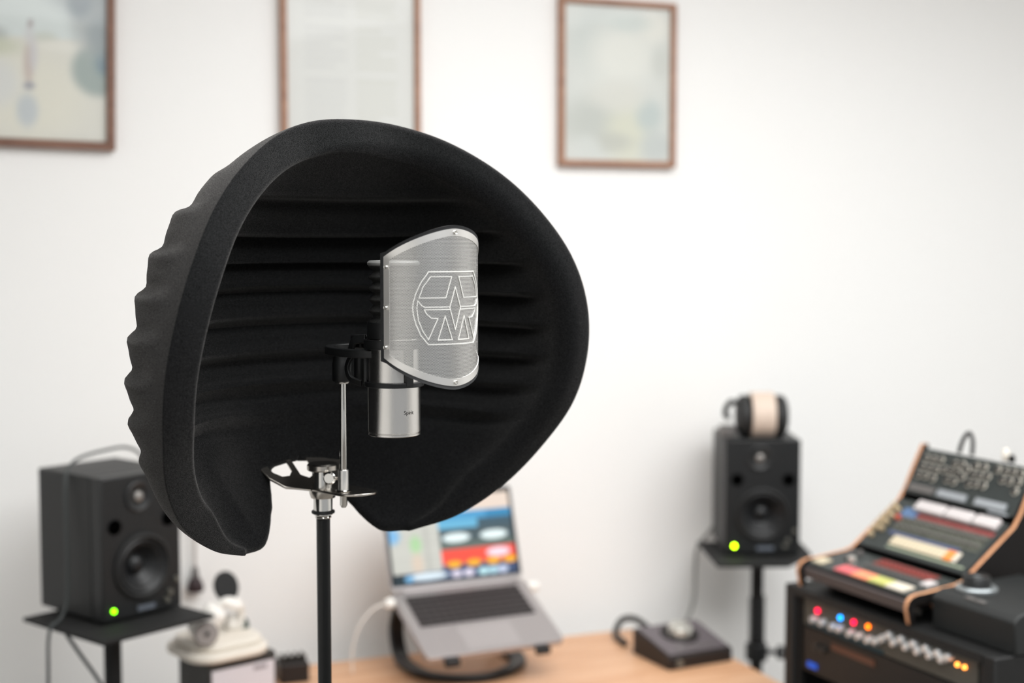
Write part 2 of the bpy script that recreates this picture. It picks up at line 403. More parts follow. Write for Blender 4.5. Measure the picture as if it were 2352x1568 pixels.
# ------------------------------------------------------------------ reflection filter (felt shell), own frame: x across, F towards the singer, z up
HX, HY, HA = -.1924, 1.6953, R(37.99)
HU = V((math.cos(HA), math.sin(HA), 0)); HF = V((math.sin(HA), -math.cos(HA), 0))
def HW(x, F, z): p = V((HX, HY, 0)) + HU * x + HF * F; return V((p.x, p.y, z))
SHZ = 1.5656
def shell_mesh():
    rim = np.array([(-0.0631, 0.0204, 0.2464), (0, 0.0154, 0.2532), (0.0631, 0.0204, 0.2464), (0.1216, 0.0419, 0.2267), (0.1758, 0.0684, 0.192), (0.2201, 0.0908, 0.1465), (0.2538, 0.1093, 0.092), (0.2755, 0.1132, 0.0322), (0.2842, 0.1033, -0.031), (0.278, 0.0823, -0.0937), (0.2573, 0.0438, -0.1527), (0.2229, 0.0077, -0.2033), (0.1711, -0.0243, -0.2415), (0.117, -0.0530, -0.2606)])
    P = np.vstack([2 * rim[0] - rim[1], rim, 2 * rim[-1] - rim[-2]]); out = []; n = 14
    for i in range(1, len(P) - 2):
        t = np.linspace(0, 1, n, endpoint=False)[:, None]; a, b, c, d = P[i - 1:i + 3]
        out.append(.5 * ((2 * b) + (c - a) * t + (2 * a - 5 * b + 4 * c - d) * t ** 2 + (3 * b - a - 3 * c + d) * t ** 3))
    P = np.vstack(out + [P[-2][None]])[n:]
    zr = P[::-1, 2]
    bz = [-.2625, -.24, -.2, -.15, -.132, -.104, -.064, -.025, .018, .06, .095, .134, .165, .192, .22, .24, .254]
    bb = [.07, .09, .12, .143, .155, .17, .18, .183, .185, .185, .178, .155, .12, .08, .043, .012, -.0153]
    nz_ = [-.2606, -.2598, -.2575, -.252, -.246, -.236, -.228, -.22, -.205, -.19, -.18, -.175, -.172, -.1695, -.168]
    nx_ = [.098, .090, .083, .0765, .071, .064, .0600, .0545, .0495, .0465, .0435, .0395, .033, .017, 0]
    # smooth B by a little local averaging
    fine = np.linspace(-.2625, .254, 260); fb = np.interp(fine, bz, bb)
    for _ in range(3): fb[4:-4] = np.convolve(fb, np.ones(9) / 9, 'valid')
    zs = np.unique(np.round(np.concatenate([P[:, 2], np.linspace(-.1675, -.176, 14), np.linspace(-.176, -.259, 24)]), 5))[::-1]
    NC = 64; tt = .5 - .5 * np.cos(np.pi * np.linspace(0, 1, NC + 1))
    verts = []; faces = []; idx = {}
    for side in (-1, 1):
        for i, z in enumerate(zs):
            X = np.interp(z, zr, P[::-1, 0]); F = np.interp(z, zr, P[::-1, 1]); B = max(np.interp(z, fine, fb), -F)
            xn = np.interp(z, nz_, nx_) if z < -.168 else 0.
            ph = np.linspace(0, np.pi / 2, 400); s_ = np.cos(ph) ** .8; c_ = np.sin(ph) ** .8
            cx = X * s_; cy = F - (F + B) * c_
            k = cx >= xn - 1e-9
            cx, cy = cx[k], cy[k]
            if xn > 0 and len(cx) > 1 and cx[-1] > xn: cx = np.append(cx, xn); cy = np.append(cy, cy[-1])
            L_ = np.concatenate([[0], np.cumsum(np.hypot(np.diff(cx), np.diff(cy)))])
            if L_[-1] < 1e-7: q = np.stack([np.full(NC + 1, cx[0]), np.full(NC + 1, cy[0])], 1)
            else: q = np.stack([np.interp(tt * L_[-1], L_, cx), np.interp(tt * L_[-1], L_, cy)], 1)
            for j in range(NC + 1):
                idx[side, i, j] = len(verts); verts.append((side * q[j, 0], -q[j, 1], z))
        for i in range(len(zs) - 1):
            for j in range(NC):
                f = [idx[side, i, j], idx[side, i, j + 1], idx[side, i + 1, j + 1], idx[side, i + 1, j]]
                faces.append(f if side < 0 else f[::-1])
    bm = bmesh.new(); bv = [bm.verts.new(v) for v in verts]
    for f in faces: bm.faces.new([bv[k] for k in f])
    bmesh.ops.remove_doubles(bm, verts=bm.verts, dist=2e-5)
    bmesh.ops.dissolve_degenerate(bm, dist=1e-6, edges=bm.edges)
    bmesh.ops.recalc_face_normals(bm, faces=bm.faces)
    bm.normal_update(); bm.verts.ensure_lookup_table(); bm.verts.index_update()
    co = np.array([v.co[:] for v in bm.verts]); no = np.array([v.normal[:] for v in bm.verts])
    ctr = np.array([0, .0, 0])
    if ((co - ctr) * no).sum() < 0: no = -no; flip = True
    else: flip = False
    fl = [[v.index for v in f.verts] for f in bm.faces]
    if flip: fl = [f[::-1] for f in fl]
    be = [(e_.verts[0].index, e_.verts[1].index) for e_ in bm.edges if len(e_.link_faces) == 1]
    # orient boundary edges along their face
    fe = {}
    for f in fl:
        for a, b in zip(f, f[1:] + f[:1]): fe[a, b] = 1
    be = [(a, b) if (a, b) in fe else (b, a) for a, b in be]
    bm.free()
    # offset directions: area weighted average of the face normals around each point
    ff = [f for f in fl if len(f) > 2]
    q4 = np.array([(f + f[-1:])[:4] for f in ff])
    fc = co[q4].mean(1); fn = np.cross(co[q4[:, 2]] - co[q4[:, 0]], co[q4[:, 3]] - co[q4[:, 1]]) / 2
    big = np.cross(co[q4[:, 1]] - co[q4[:, 0]], co[q4[:, 2]] - co[q4[:, 0]]); tri = q4[:, 2] == q4[:, 3]
    fn[tri] = big[tri] / 2
    cell = np.round(fc / .009).astype(int); key = np.unique(cell, axis=0, return_inverse=True)[1].ravel()
    nk = key.max() + 1; gn = np.zeros((nk, 3)); gc = np.zeros((nk, 3)); ga = np.zeros(nk); ar = np.linalg.norm(fn, axis=1) + 1e-12
    np.add.at(gn, key, fn); np.add.at(gc, key, fc * ar[:, None]); np.add.at(ga, key, ar); gc /= ga[:, None]
    if (gn * (gc - ctr)).sum() < 0: gn = -gn
    for s_ in range(0, len(co), 1000):
        w2 = np.exp(-((co[s_:s_ + 1000, None] - gc) ** 2).sum(-1) / (2 * .013 ** 2))
        v_ = w2 @ gn; no[s_:s_ + 1000] = v_ / (np.linalg.norm(v_, axis=1)[:, None] + 1e-12)
    A = co[[a for a, b in be]]; Bp = co[[b for a, b in be]]; AB = Bp - A; q2 = (AB ** 2).sum(1) + 1e-12
    d = np.empty(len(co))
    for s_ in range(0, len(co), 1500):
        pc = co[s_:s_ + 1500, None]; t = np.clip(((pc - A) * AB).sum(-1) / q2, 0, 1)
        d[s_:s_ + 1500] = np.sqrt((((A + t[..., None] * AB) - pc) ** 2).sum(-1).min(1))
    sm = lambda x, a, b: (lambda t: t * t * (3 - 2 * t))(np.clip((x - a) / (b - a), 0, 1))
    z = co[:, 2]
    tz = 2 * np.pi * (z + .001) / .046; wv = .5 + .5 * np.cos(tz - .62 * np.cos(tz))
    isn = (Bp[:, 2] < -.16) & (-Bp[:, 1] < -.052)
    dn = np.full(len(co), 9.)
    for s_ in range(0, len(co), 1500): dn[s_:s_ + 1500] = np.sqrt(((co[s_:s_ + 1500, None] - A[isn]) ** 2).sum(-1).min(1))
    amp = .0125 * sm(d, .02, .10) * sm(z, -.175, -.11) * (1 - sm(z, .16, .225))
    r2 = .001 + .007 * sm(co[:, 0], -.17, .02) * sm(dn, .01, .08)
    lip = np.where(d < r2, r2 - np.sqrt(np.maximum(r2 * r2 - (r2 - d) ** 2, 0)), 0)
    outer = co - no * (lip - .0045 * sm(co[:, 0], -.17, .02) * sm(dn, .01, .08))[:, None] + no * (amp * .70 * (wv - .5))[:, None]
    T = .010 + .028 * sm(dn, 0, .12); r = np.minimum(.006 + .018 * sm(co[:, 0], -.1, .15), T * .7)
    te = np.where(d < r, T - r + np.sqrt(np.maximum(r * r - (r - d) ** 2, 0)), T)
    inner = co - no * te[:, None] + no * (amp * 1.55 * (wv - .6))[:, None]
    n = len(co)
    vs = np.vstack([outer, inner]); F_ = fl + [[k + n for k in f[::-1]] for f in fl] + [[b, a, a + n, b + n] for a, b in be]
    me = bpy.data.meshes.new('felt_shell'); me.from_pydata(vs.tolist(), [], F_); me.update()
    return me
flt = thing('reflection_filter', 'large black ribbed felt acoustic shell curving behind the silver microphone', 'reflection filter', HW(0, 0, SHZ), HA)
finish('felt_shell', shell_mesh(), FELT, flt, 0, 50)
HO = (0, 0, SHZ)
# bracket plate: bevelled curve-like outline, tongue forward, two openings at the rear, rear bent upwards
def bracket():
    b = bmesh.new()
    tip = [(.010 + .026 * math.cos(R(a)), -.008 + .026 * math.sin(R(a))) for a in range(0, 181, 15)]
    outer = [(.036, -.07)] + tip + [(-.016, -.07), (-.040, -.092), (-.054, -.105), (-.060, -.120), (-.056, -.150), (.056, -.150), (.060, -.120), (.054, -.105), (.040, -.092)]
    h1 = [(-.019, -.113), (-.026, -.1065), (-.036, -.1065), (-.0455, -.113), (-.048, -.123), (-.040, -.143), (-.020, -.143)]
    h2 = [(.010, -.106), (-.001, -.101), (-.010, -.106), (-.013, -.143), (.010, -.143)]
    loops = []
    for P in (outer, h1, h2):
        vs = [b.verts.new((x, -F, 0)) for x, F in P]
        loops += [b.edges.new((vs[k], vs[(k + 1) % len(vs)])) for k in range(len(vs))]
    bmesh.ops.triangle_fill(b, use_beauty=True, edges=loops)
    g = bmesh.ops.extrude_face_region(b, geom=list(b.faces))
    for v in g['geom']:
        if isinstance(v, bmesh.types.BMVert): v.co.z += .0030
    for v in b.verts:
        F = -v.co.y
        v.co.z += 1.3718 + .045 * (F + .02) + (max(0, -.088 - F)) * .8
    m = MB(); m.bm.free(); m.bm = b
    return m.obj('bracket_plate', NICKEL, flt, .0008, 30, HO)
bracket()
PF = -.069
b = MB(); b.lathe([(0, 1.4035), (.0172, 1.4035), (.0195, 1.4015), (.0195, 1.396), (.0180, 1.3945), (0, 1.3945)], (0, -PF, 0), seg=48); b.obj('top_disc', NICKEL, flt, 0, 38, HO)
MB().cyl((0, -PF, 1.3725), (0, -PF, 1.3945), .0132, seg=40).obj('post', CHROME, flt, .0005, 38, HO)
MB().lathe([(0, 1.3695), (.0168, 1.3695), (.0168, 1.3665), (.0150, 1.3605), (0, 1.3605)], (0, -PF, 0), seg=48).obj('collar', NICKEL, flt, 0, 38, HO)
MB().cyl((0, -PF, 1.339), (0, -PF, 1.3605), .0118, seg=40).obj('socket', CHROME, flt, .0005, 38, HO)
# thumbscrew clamps the rod sleeve
b = MB(); b.lathe([(0, -.0035), (.0060, -.0035), (.0080, -.001), (.0080, .0012), (.0060, .0035), (0, .0035)], (-.005, .044, 1.3885), (-.75, -.65, 0), 28)
b.obj('thumbscrew', CHROME, flt, 0, 38, HO)
MB().cyl((0, .044, 1.3885), (.001, .024, 1.3885), .0018).obj('screw_shaft', NICKEL, flt, 0, 38, HO)
MB().cyl((0, .02, 1.3730), (0, .02, 1.4015), .0063, seg=32).obj('rod_sleeve', STEEL, flt, .0006, 38, HO)
MB().lathe([(0, 1.3772), (.0085, 1.3772), (.0098, 1.3760), (.0085, 1.3745), (0, 1.3745)], (0, .02, 0)).obj('sleeve_flange', CHROME, flt, 0, 38, HO)
MB().lathe([(0, 1.3545), (.0028, 1.3552), (.0045, 1.3585), (.0045, 1.5075), (0, 1.5075)], (0, .02, 0), seg=28).obj('mounting_rod', CHROME, flt, 0, 38, HO)
MB().lathe([(0, 1.5095), (.0095, 1.5095), (.0098, 1.5082), (.0090, 1.5068), (0, 1.5068)], (0, .02, 0)).obj('rod_washer', CHROME, flt, 0, 38, HO)

# microphone stand
st = thing('microphone_stand', 'glossy black upright microphone stand pole carrying the felt shell', 'microphone stand', HW(0, PF, 0), HA)
MB().cyl((0, 0, .10), (0, 0, 1.3335), .0086, seg=28).obj('pole', GLOSSBLK, st)
MB().cyl((0, 0, .05), (0, 0, .80), .0115, seg=28).obj('lower_tube', GLOSSBLK, st)
MB().lathe([(.006, 1.3325), (.0092, 1.3345), (.0104, 1.336), (.0090, 1.3385), (.005, 1.3385)], seg=28).obj('end_bead', CHROME, st)
MB().lathe([(.0128 + .0019 * math.cos(R(a)), 1.3425 + .0022 * math.sin(R(a))) for a in range(0, 360, 45)], seg=36, closed=True).obj('rubber_ring', RUBBER, st)
MB().cyl((0, 0, .74), (0, 0, .80), .017).obj('clutch', BLKPL, st, .003)
MB().cyl((0, 0, .12), (0, 0, .19), .02).obj('hub', BLKPL, st, .003)
for k in range(3):
    a = R(120 * k + 20); MB().tube([(.015 * math.cos(a), .015 * math.sin(a), .16), (.30 * math.cos(a), .30 * math.sin(a), .013)], .0095, smooth=False).obj('leg', GLOSSBLK, st)
    MB().cyl((.29 * math.cos(a), .29 * math.sin(a), .0), (.29 * math.cos(a), .29 * math.sin(a), .02), .012).obj('rubber_foot', RUBBER, st)

# ------------------------------------------------------------------ microphone
MF = .0933; MZ = 1.4565
mic = thing('condenser_microphone', 'silver steel cylinder microphone inside the black felt shell', 'microphone', HW(0, MF, MZ), HA)
b = MB(); b.lathe([(0, 0), (.0285, 0), (.0297, .0008), (.0297, .0028), (.0291, .0032), (.0291, .0040), (.0301, .0046), (.0302, .1105), (.0296, .1115), (0, .1115)], seg=64)
b.obj('body', BODY, mic, 0, 30)
MB().lathe([(0, .1115), (.0305, .1115), (.0308, .113), (.0308, .1275), (.0303, .130), (0, .130)], seg=56).obj('trim_ring', BLKPL, mic)
prof = [(0, .130)] + [(.0262 + .0026 * math.cos(2 * math.pi * (k / 60) * 5.0), .130 + .064 * k / 60) for k in range(61)] + [(0, .194)]
MB().lathe(prof, seg=56).obj('mesh_head', KNIT, mic, 0, 60)
MB().lathe([(0, .194), (.0288, .194), (.0300, .1955), (.0300, .1975), (.028, .1995), (0, .2005)], seg=48).obj('head_cap', mat('satin_cap', (140, 140, 138), .55, .5), mic)
# engraved name on the body
tc = bpy.data.curves.new('text', 'FONT'); tc.body = 'Spirit'; tc.size = .0062; tc.align_x = 'CENTER'; tc.extrude = 0
to = bpy.data.objects.new('text', tc); C.objects.link(to); bpy.context.view_layer.update()
tm = bpy.data.meshes.new_from_object(to.evaluated_get(bpy.context.evaluated_depsgraph_get())); bpy.data.objects.remove(to)
bm = bmesh.new(); bm.from_mesh(tm); bmesh.ops.subdivide_edges(bm, edges=bm.edges, cuts=1); rr = .03035
for v in bm.verts:
    a = v.co.x / rr; v.co = V((rr * math.sin(a), -rr * math.cos(a), .0262 + v.co.y))
m_ = MB(); m_.bm.free(); m_.bm = bm; m_.obj('engraved_name', PRINT, mic, 0, 60)

# shock mount
sm_ = thing('shock_mount', 'black plastic shock mount cradling the silver microphone on the chrome rod', 'shock mount', HW(0, -.02, 1.5095), HA)
SO = (0, .02, 1.5095)
MB().lathe([(0, 1.5095), (.0118, 1.5095), (.0126, 1.511), (.0126, 1.531), (.0118, 1.5335), (.0112, 1.541), (0, 1.541)], (0, .02, 0), seg=30).obj('swivel', BLKPL, sm_, 0, 38, SO)
MB().box((0, .02, 1.5425), (.010, .020, .012)).obj('hinge', BLKPL, sm_, .001, 38, SO)
# oval bar: ring seen edge-on
b = MB(); n = 72; ra, rb, wd, h0, h1 = .066, .047, .009, 1.5455, 1.5550; cf = .042
rings = []
for k in range(n):
    a = 2 * math.pi * k / n; c, s_ = math.cos(a), math.sin(a); ring = []
    for dr, z in ((0, h0), (0, h1), (-wd, h1), (-wd, h0)): ring.append(b.bm.verts.new(((rb + dr) * s_, -(cf + (ra + dr) * c), z)))
    rings.append(ring)
for k in range(n):
    for j in range(4): b.bm.faces.new([rings[k][j], rings[k][(j + 1) % 4], rings[(k + 1) % n][(j + 1) % 4], rings[(k + 1) % n][j]])
b.obj('oval_ring', BLKPL, sm_, .0012, 38, SO)
def clip(z0, z1, ri, ro, name):
    MB().lathe([(ri, z0), (ro, z0), (ro, z1), (ri, z1)], (0, -MF, 0), seg=56, closed=True).obj(name, BLKPL, sm_, .0006, 38, SO)
clip(1.5562, 1.5665, .0308, .0345, 'upper_clip'); clip(1.5130, 1.5185, .0308, .0342, 'lower_clip')
# struts and lyres
for a in (-2, 118, -122):
    d = V((math.sin(R(a)), -math.cos(R(a)), 0)); c = V((0, -MF, 0)) + d * .0328
    MB().box((0, 0, 0), (.0095, .0035, .042), M.Translation(c + V((0, 0, 1.536))) @ M.Rotation(R(a), 4, 'Z')).obj('strut', BLKPL, sm_, .0006, 38, SO)
for s_ in (-1, 1):
    pts = [(s_ * .030, -.055, 1.549), (s_ * .034, -.050, 1.540), (s_ * .0355, -.049, 1.530), (s_ * .034, -.055, 1.520), (s_ * .028, -.068, 1.5155)]
    MB().tube(pts, .003, flat=(.008, .0032, (0, 1, 0))).obj('lyre', BLKPL, sm_, .0005, 38, SO)
    pts = [(s_ * .028, -.045, 1.552), (s_ * .026, -.05, 1.563), (s_ * .020, -.064, 1.566)]
    MB().tube(pts, .003, flat=(.010, .0035, (0, 1, 0))).obj('lyre', BLKPL, sm_, .0005, 38, SO)
MB().cyl((-.014, -.042, 1.512), (-.014, -.042, 1.547), .0068).obj('peg', BLKPL, sm_, .001, 38, SO)
MB().box((-.008, -.046, 1.562), (.030, .022, .015)).obj('latch', BLKPL, sm_, .002, 38, SO)

# ------------------------------------------------------------------ pop shield
PR = .0613; PC = .1517; PZ = 1.607
ps = thing('pop_shield', 'curved perforated silver pop shield in front of the microphone', 'pop shield', HW(0, PC, PZ), HA)
AM = R(77)
def ptop(a, ext=0.): return .0847 - .0297 * (min(1.2, abs(a) / R(76))) ** 1.6 + ext
def pcyl(a, z, r=PR): return (r * math.sin(a), -r * math.cos(a), z)
def curved(name, a0, a1, top, bot, r, m, mat_, th=0., na=72, nv=40, uv=False, hole=None):
    b = MB(); g = []; L_ = b.bm.loops.layers.uv.new('sheet') if uv else None
    for i in range(na + 1):
        a = a0 + (a1 - a0) * i / na; t, bo = top(a), bot(a)
        g.append([b.bm.verts.new(pcyl(a, bo + (t - bo) * j / nv, r)) for j in range(nv + 1)])
    info = {}
    for i in range(na):
        for j in range(nv):
            f = b.bm.faces.new([g[i][j], g[i + 1][j], g[i + 1][j + 1], g[i][j + 1]])
            if uv:
                for lp in f.loops: c = lp.vert.co; lp[L_].uv = (math.atan2(c.x, -c.y) * r, c.z)
    if th:
        gg = bmesh.ops.solidify(b.bm, geom=list(b.bm.faces), thickness=th)
    return b.obj(name, mat_, m, 0, 40)
BW = .0078
mesh_p = curved('perforated_panel', -AM + BW / PR, AM - BW / PR, lambda a: ptop(a) - BW * 1.0, lambda a: -ptop(a) + BW * 1.0, PR, ps, PERF, uv=True)
# steel border: band outside the panel, slightly proud
def border():
    b = MB(); n = 48; loopO = []; loopI = []
    ai = AM - BW / PR
    for k in range(n + 1): a = -AM + 2 * AM * k / n; loopO.append((a, ptop(a))); q = -ai + 2 * ai * k / n; loopI.append((q, ptop(q) - BW))
    m = 20
    for k in range(1, m): z = 1 - 2 * k / m; loopO.append((AM, ptop(AM) * z)); loopI.append((ai, (ptop(ai) - BW) * z))
    for k in range(n + 1): a = AM - 2 * AM * k / n; loopO.append((a, -ptop(a))); q = ai - 2 * ai * k / n; loopI.append((q, -ptop(q) + BW))
    for k in range(1, m): z = -1 + 2 * k / m; loopO.append((-AM, ptop(AM) * z)); loopI.append((-ai, (ptop(ai) - BW) * z))
    N = len(loopO); r1 = PR + .0006; r0 = PR - .0004
    A = [b.bm.verts.new(pcyl(a, z, r1)) for a, z in loopO]; B = [b.bm.verts.new(pcyl(a, z, r1)) for a, z in loopI]
    A0 = [b.bm.verts.new(pcyl(a, z, r0)) for a, z in loopO]; B0 = [b.bm.verts.new(pcyl(a, z, r0)) for a, z in loopI]
    for k in range(N):
        j = (k + 1) % N
        for q in ([A[k], A[j], B[j], B[k]], [A0[k], A0[j], B0[j], B0[k]], [A[k], A[j], A0[j], A0[k]], [B[k], B[j], B0[j], B0[k]]): b.bm.faces.new(q)
    b.obj('steel_border', STEEL, ps, 0, 40)
    return loopO
lo = border()
# rubber edge trim running round the border
b = MB(); rr_ = []
N = len(lo)
for k in range(N):
    a, z = lo[k]; s_ = 1.0
    az = .0022 / PR
    sgn = 1 if a > 0 else -1
    ea = a + (sgn * .0052 / PR if abs(a) > AM - .02 else 0); ez = z + (.0038 if z > 0 else -.0038) * (1 if abs(z) >= ptop(a) - .001 else 0)
    ia = a - (sgn * .0008 / PR if abs(a) > AM - .02 else 0); iz = z - (.0008 if z > 0 else -.0008) * (1 if abs(z) >= ptop(a) - .001 else 0)
    rr_.append([b.bm.verts.new(pcyl(ia, iz, PR - .0042)), b.bm.verts.new(pcyl(ia, iz, PR - .0005)), b.bm.verts.new(pcyl(ea, ez, PR + .0004)), b.bm.verts.new(pcyl(ea, ez, PR - .0042))])
for k in range(N):
    j = (k + 1) % N
    for q in range(4): b.bm.faces.new([rr_[k][q], rr_[j][q], rr_[j][(q + 1) % 4], rr_[k][(q + 1) % 4]])
b.obj('rubber_frame', RUBBER, ps, 0, 40)
# socket screws
for s_, z in ((-.0782, .0435), (-.0790, 0), (-.0795, -.0428), (.0782, .0435), (.0790, 0), (.0795, -.0428), (.0, .0806), (0, -.0806)):
    a = s_ / PR; o = V(pcyl(a, z)); nrm = V((math.sin(a), -math.cos(a), 0))
    MB().lathe([(.0012, .0006), (.0012, .0027), (.0018, .0029), (.0022, .0022), (.0022, 0), (0, 0)], o, nrm, 18).obj('screw', CHROME, ps)
# emblem lines: solid steel strips left on the panel
def strip(pts, w_=.00092, closed=True):
    pts = [V((x / 1000, z / 1000 - (0 if abs(z) < 200 else PZ), 0)) for x, z in pts]
    if closed: pts = pts + [pts[0]]
    for p, q in zip(pts[:-1], pts[1:]):
        d = q - p; n = max(1, int(d.length / .003)); d.normalize(); t = V((-d.y, d.x, 0)) * w_ / 2
        p2, q2 = p - d * w_ / 2, q + d * w_ / 2; prev = None
        for k in range(n + 1):
            c = p2 + (q2 - p2) * k / n
            cur = [eb.bm.verts.new(pcyl((c + sg * t).x / (PR), (c + sg * t).y, PR + h)) for sg, h in ((-1, .0002), (-1, .0009), (1, .0009), (1, .0002))]
            if prev:
                for j in range(4): eb.bm.faces.new([prev[j], prev[(j + 1) % 4], cur[(j + 1) % 4], cur[j]])
            else: eb.bm.faces.new(cur)
            prev = cur
        eb.bm.faces.new(prev[::-1])
eb = MB()
arcL = [(-30.5, 1645.6), (-38.0, 1635.0), (-43.5, 1624.0), (-46.8, 1613.0), (-47.5, 1607.0), (-46.6, 1599.0), (-43.6, 1588.5), (-38.6, 1577.5), (-30.8, 1567.9)]
outl = arcL + [(-x, z) for x, z in arcL[::-1]]
strip(outl, .0011)
for s_ in (-1, 1):
    mir = lambda P: [(-s_ * x, z) for x, z in P]
    strip(mir([(-4.6, 1640.4), (-28.4, 1640.4), (-36.4, 1629.5), (-40.6, 1617.8), (-11.6, 1617.8)]))
    strip(mir([(-41.9, 1615.0), (-43.0, 1607.0), (-41.4, 1594.0), (-37.0, 1583.0), (-30.8, 1573.2), (-20.6, 1595.8), (-27.5, 1596.2), (-32.8, 1600.8), (-35.0, 1605.2), (-6.6, 1605.2)]), closed=False)
    strip(mir([(-41.9, 1615.0), (-38.4, 1610.0), (-34.7, 1607.9), (-6.8, 1607.9)]), closed=False)
    strip(mir([(-12.4, 1598.0), (-20.6, 1572.6), (-3.9, 1572.6)]))
strip([(0, 1629.2), (-7.0, 1607.5), (0, 1583.4), (7.0, 1607.5)])
part(eb.obj('emblem', LOGO, ps, 0, 40), 'bright steel line emblem, an A above an M in a cut circle')

# ------------------------------------------------------------------ loudspeakers
SW, SH, SD = .179, .279, .208
def speaker(loc, rz, label, ledm, stretch=1.):
    e = thing('studio_monitor', label, 'loudspeaker', loc, rz, 'black two-way studio monitors')
    MB().box((0, SD / 2 + .016, SH / 2 + .003), (SW, SD - .032, SH - .006)).obj('cabinet', CAB, e, .004)
    X = lambda f: (f - .5) * SW
    bb = MB(); lp_ = []
    for P in ([(-SW / 2, .006), (SW / 2, .006), (SW / 2, SH), (-SW / 2, SH)], [(.0535 * math.cos(R(7.5 * k)), .36 * SH + .0535 * math.sin(R(7.5 * k))) for k in range(48)]):
        vs = [bb.bm.verts.new((x, .032, z)) for x, z in P]; lp_ += [bb.bm.edges.new((vs[k], vs[(k + 1) % len(vs)])) for k in range(len(vs))]
    bmesh.ops.triangle_fill(bb.bm, use_beauty=True, edges=lp_)
    for v in bmesh.ops.extrude_face_region(bb.bm, geom=list(bb.bm.faces))['geom']:
        if isinstance(v, bmesh.types.BMVert): v.co.y = -.002
    bb.obj('baffle', BAFFLE, e, .003)
    y = -.002; f = (0, -1, 0)
    wo = MB().lathe([(.040, .000), (.061, .000), (.064, .003), (.064, .0065), (.058, .0085), (.054, .0065), (.052, .003), (.049, .001)], (X(.5), 0, .36 * SH), f, 56, closed=True).obj('woofer', SURR, e)
    MB().lathe([(.053, .0035), (.0495, .0062), (.046, .0035), (.034, -.009), (.020, -.021), (.018, -.017), (.010, -.0105), (0, -.009)], (X(.5), -.0, .36 * SH), f, 48, caps=False).obj('cone', CONE, wo)
    tw = MB().lathe([(.030, .0025), (.027, .004), (.020, .001), (.013, -.0005), (0, -.0005)], (X(.46), y, .845 * SH), f, 40, caps=False).obj('tweeter', BAFFLE, e)
    MB().lathe([(.0105, .000), (.009, .004), (.005, .0062), (0, .0068)], (X(.46), y, .845 * SH), f, 28).obj('dome', DOME, tw)
    for px in (.16, .84): MB().lathe([(.0145, .0022), (.0125, .0015), (.0115, .0008), (0, .0008)], (X(px), y, .66 * SH), f, 28).obj('bass_port', HOLE, e)
    part(MB().lathe([(.0038, .000), (.0036, .003), (.0024, .0038), (0, .0040)], (X(.13), y, .09 * SH), f, 20).obj('power_light', ledm, e), 'lit green power light')
    MB().box((X(.54), y - .001, .07 * SH), (.040, .002, .009)).obj('badge', BADGE, e)
    for px, pz in ((.93, .22), (.84, .14), (.80, .09)): MB().cyl((X(px), y + .002, pz * SH), (X(px), y - .007, pz * SH), .0055, .0048).obj('knob', KNOBS, e)
    for px in (-.06, .06):
        for py in (.03, .18): MB().cyl((px, py, 0), (px, py, .006), .01).obj('foot', RUBBER, e)
    return e
speaker((-.709, 2.686, .957), R(50.1), 'black studio monitor with green power light, on the stand left of the felt shell', LEDG)
speaker((.595, 3.343, .928), R(-.2), 'black studio monitor with headphones on top, between desk and synthesizer rack', LEDG2)

def floor_stand(label, loc, rz, poly, zt, th, pr, pole_xy, extra=False):
    e = thing('speaker_stand', label, 'speaker stand', loc, rz, 'black steel loudspeaker stands')
    MB().prism(poly, zt - th, zt).obj('top_plate', STANDM, e, .0015)
    px, py = pole_xy
    MB().cyl((px, py, .02), (px, py, zt - th), pr, seg=28).obj('pole', STANDM, e)
    MB().lathe([(pr, 0), (pr + .03, .0), (pr + .005, -.03), (pr, -.035)], (px, py, zt - th)).obj('bracket', STANDM, e)
    MB().cyl((px, py, 0), (px, py, .022), .13, seg=40).obj('base', STANDM, e, .004)
    MB().cyl((px, py, .66 if extra else .5), (px, py, .70 if extra else .55), pr + .012).obj('collar', BLKPL, e, .003)
    MB().lathe([(0, .01), (.006, .01), (.006, .034), (.017, .036), (.017, .052), (0, .054)], (px + pr, py, .68 if extra else .525), (1, -.2, 0), 18).obj('knob', BLKPL, e)
    if extra:
        pts = [(px + (pr + .003) * math.cos(R(40 * k)), py + (pr + .003) * math.sin(R(40 * k)), .705 + .11 * k / 90) for k in range(91)]
        MB().tube(pts, .0035, 6, smooth=False).obj('wrapped_cord', CABLEB, e)
    return e
floor_stand('black speaker stand with square plate under the left loudspeaker', (-.709, 2.686, 0), R(50.1), [(-.149, -.087), (.103, -.087), (.103, .175), (-.149, .175)], .957, .008, .0165, (-.045, .035))
floor_stand('black speaker stand with cord wrapped round its pole under the right loudspeaker', (0, 0, 0), 0, [(.462, 3.51), (.476, 3.251), (.642, 3.251), (.719, 3.369), (.719, 3.51)], .928, .007, .0145, (.595, 3.40), True)

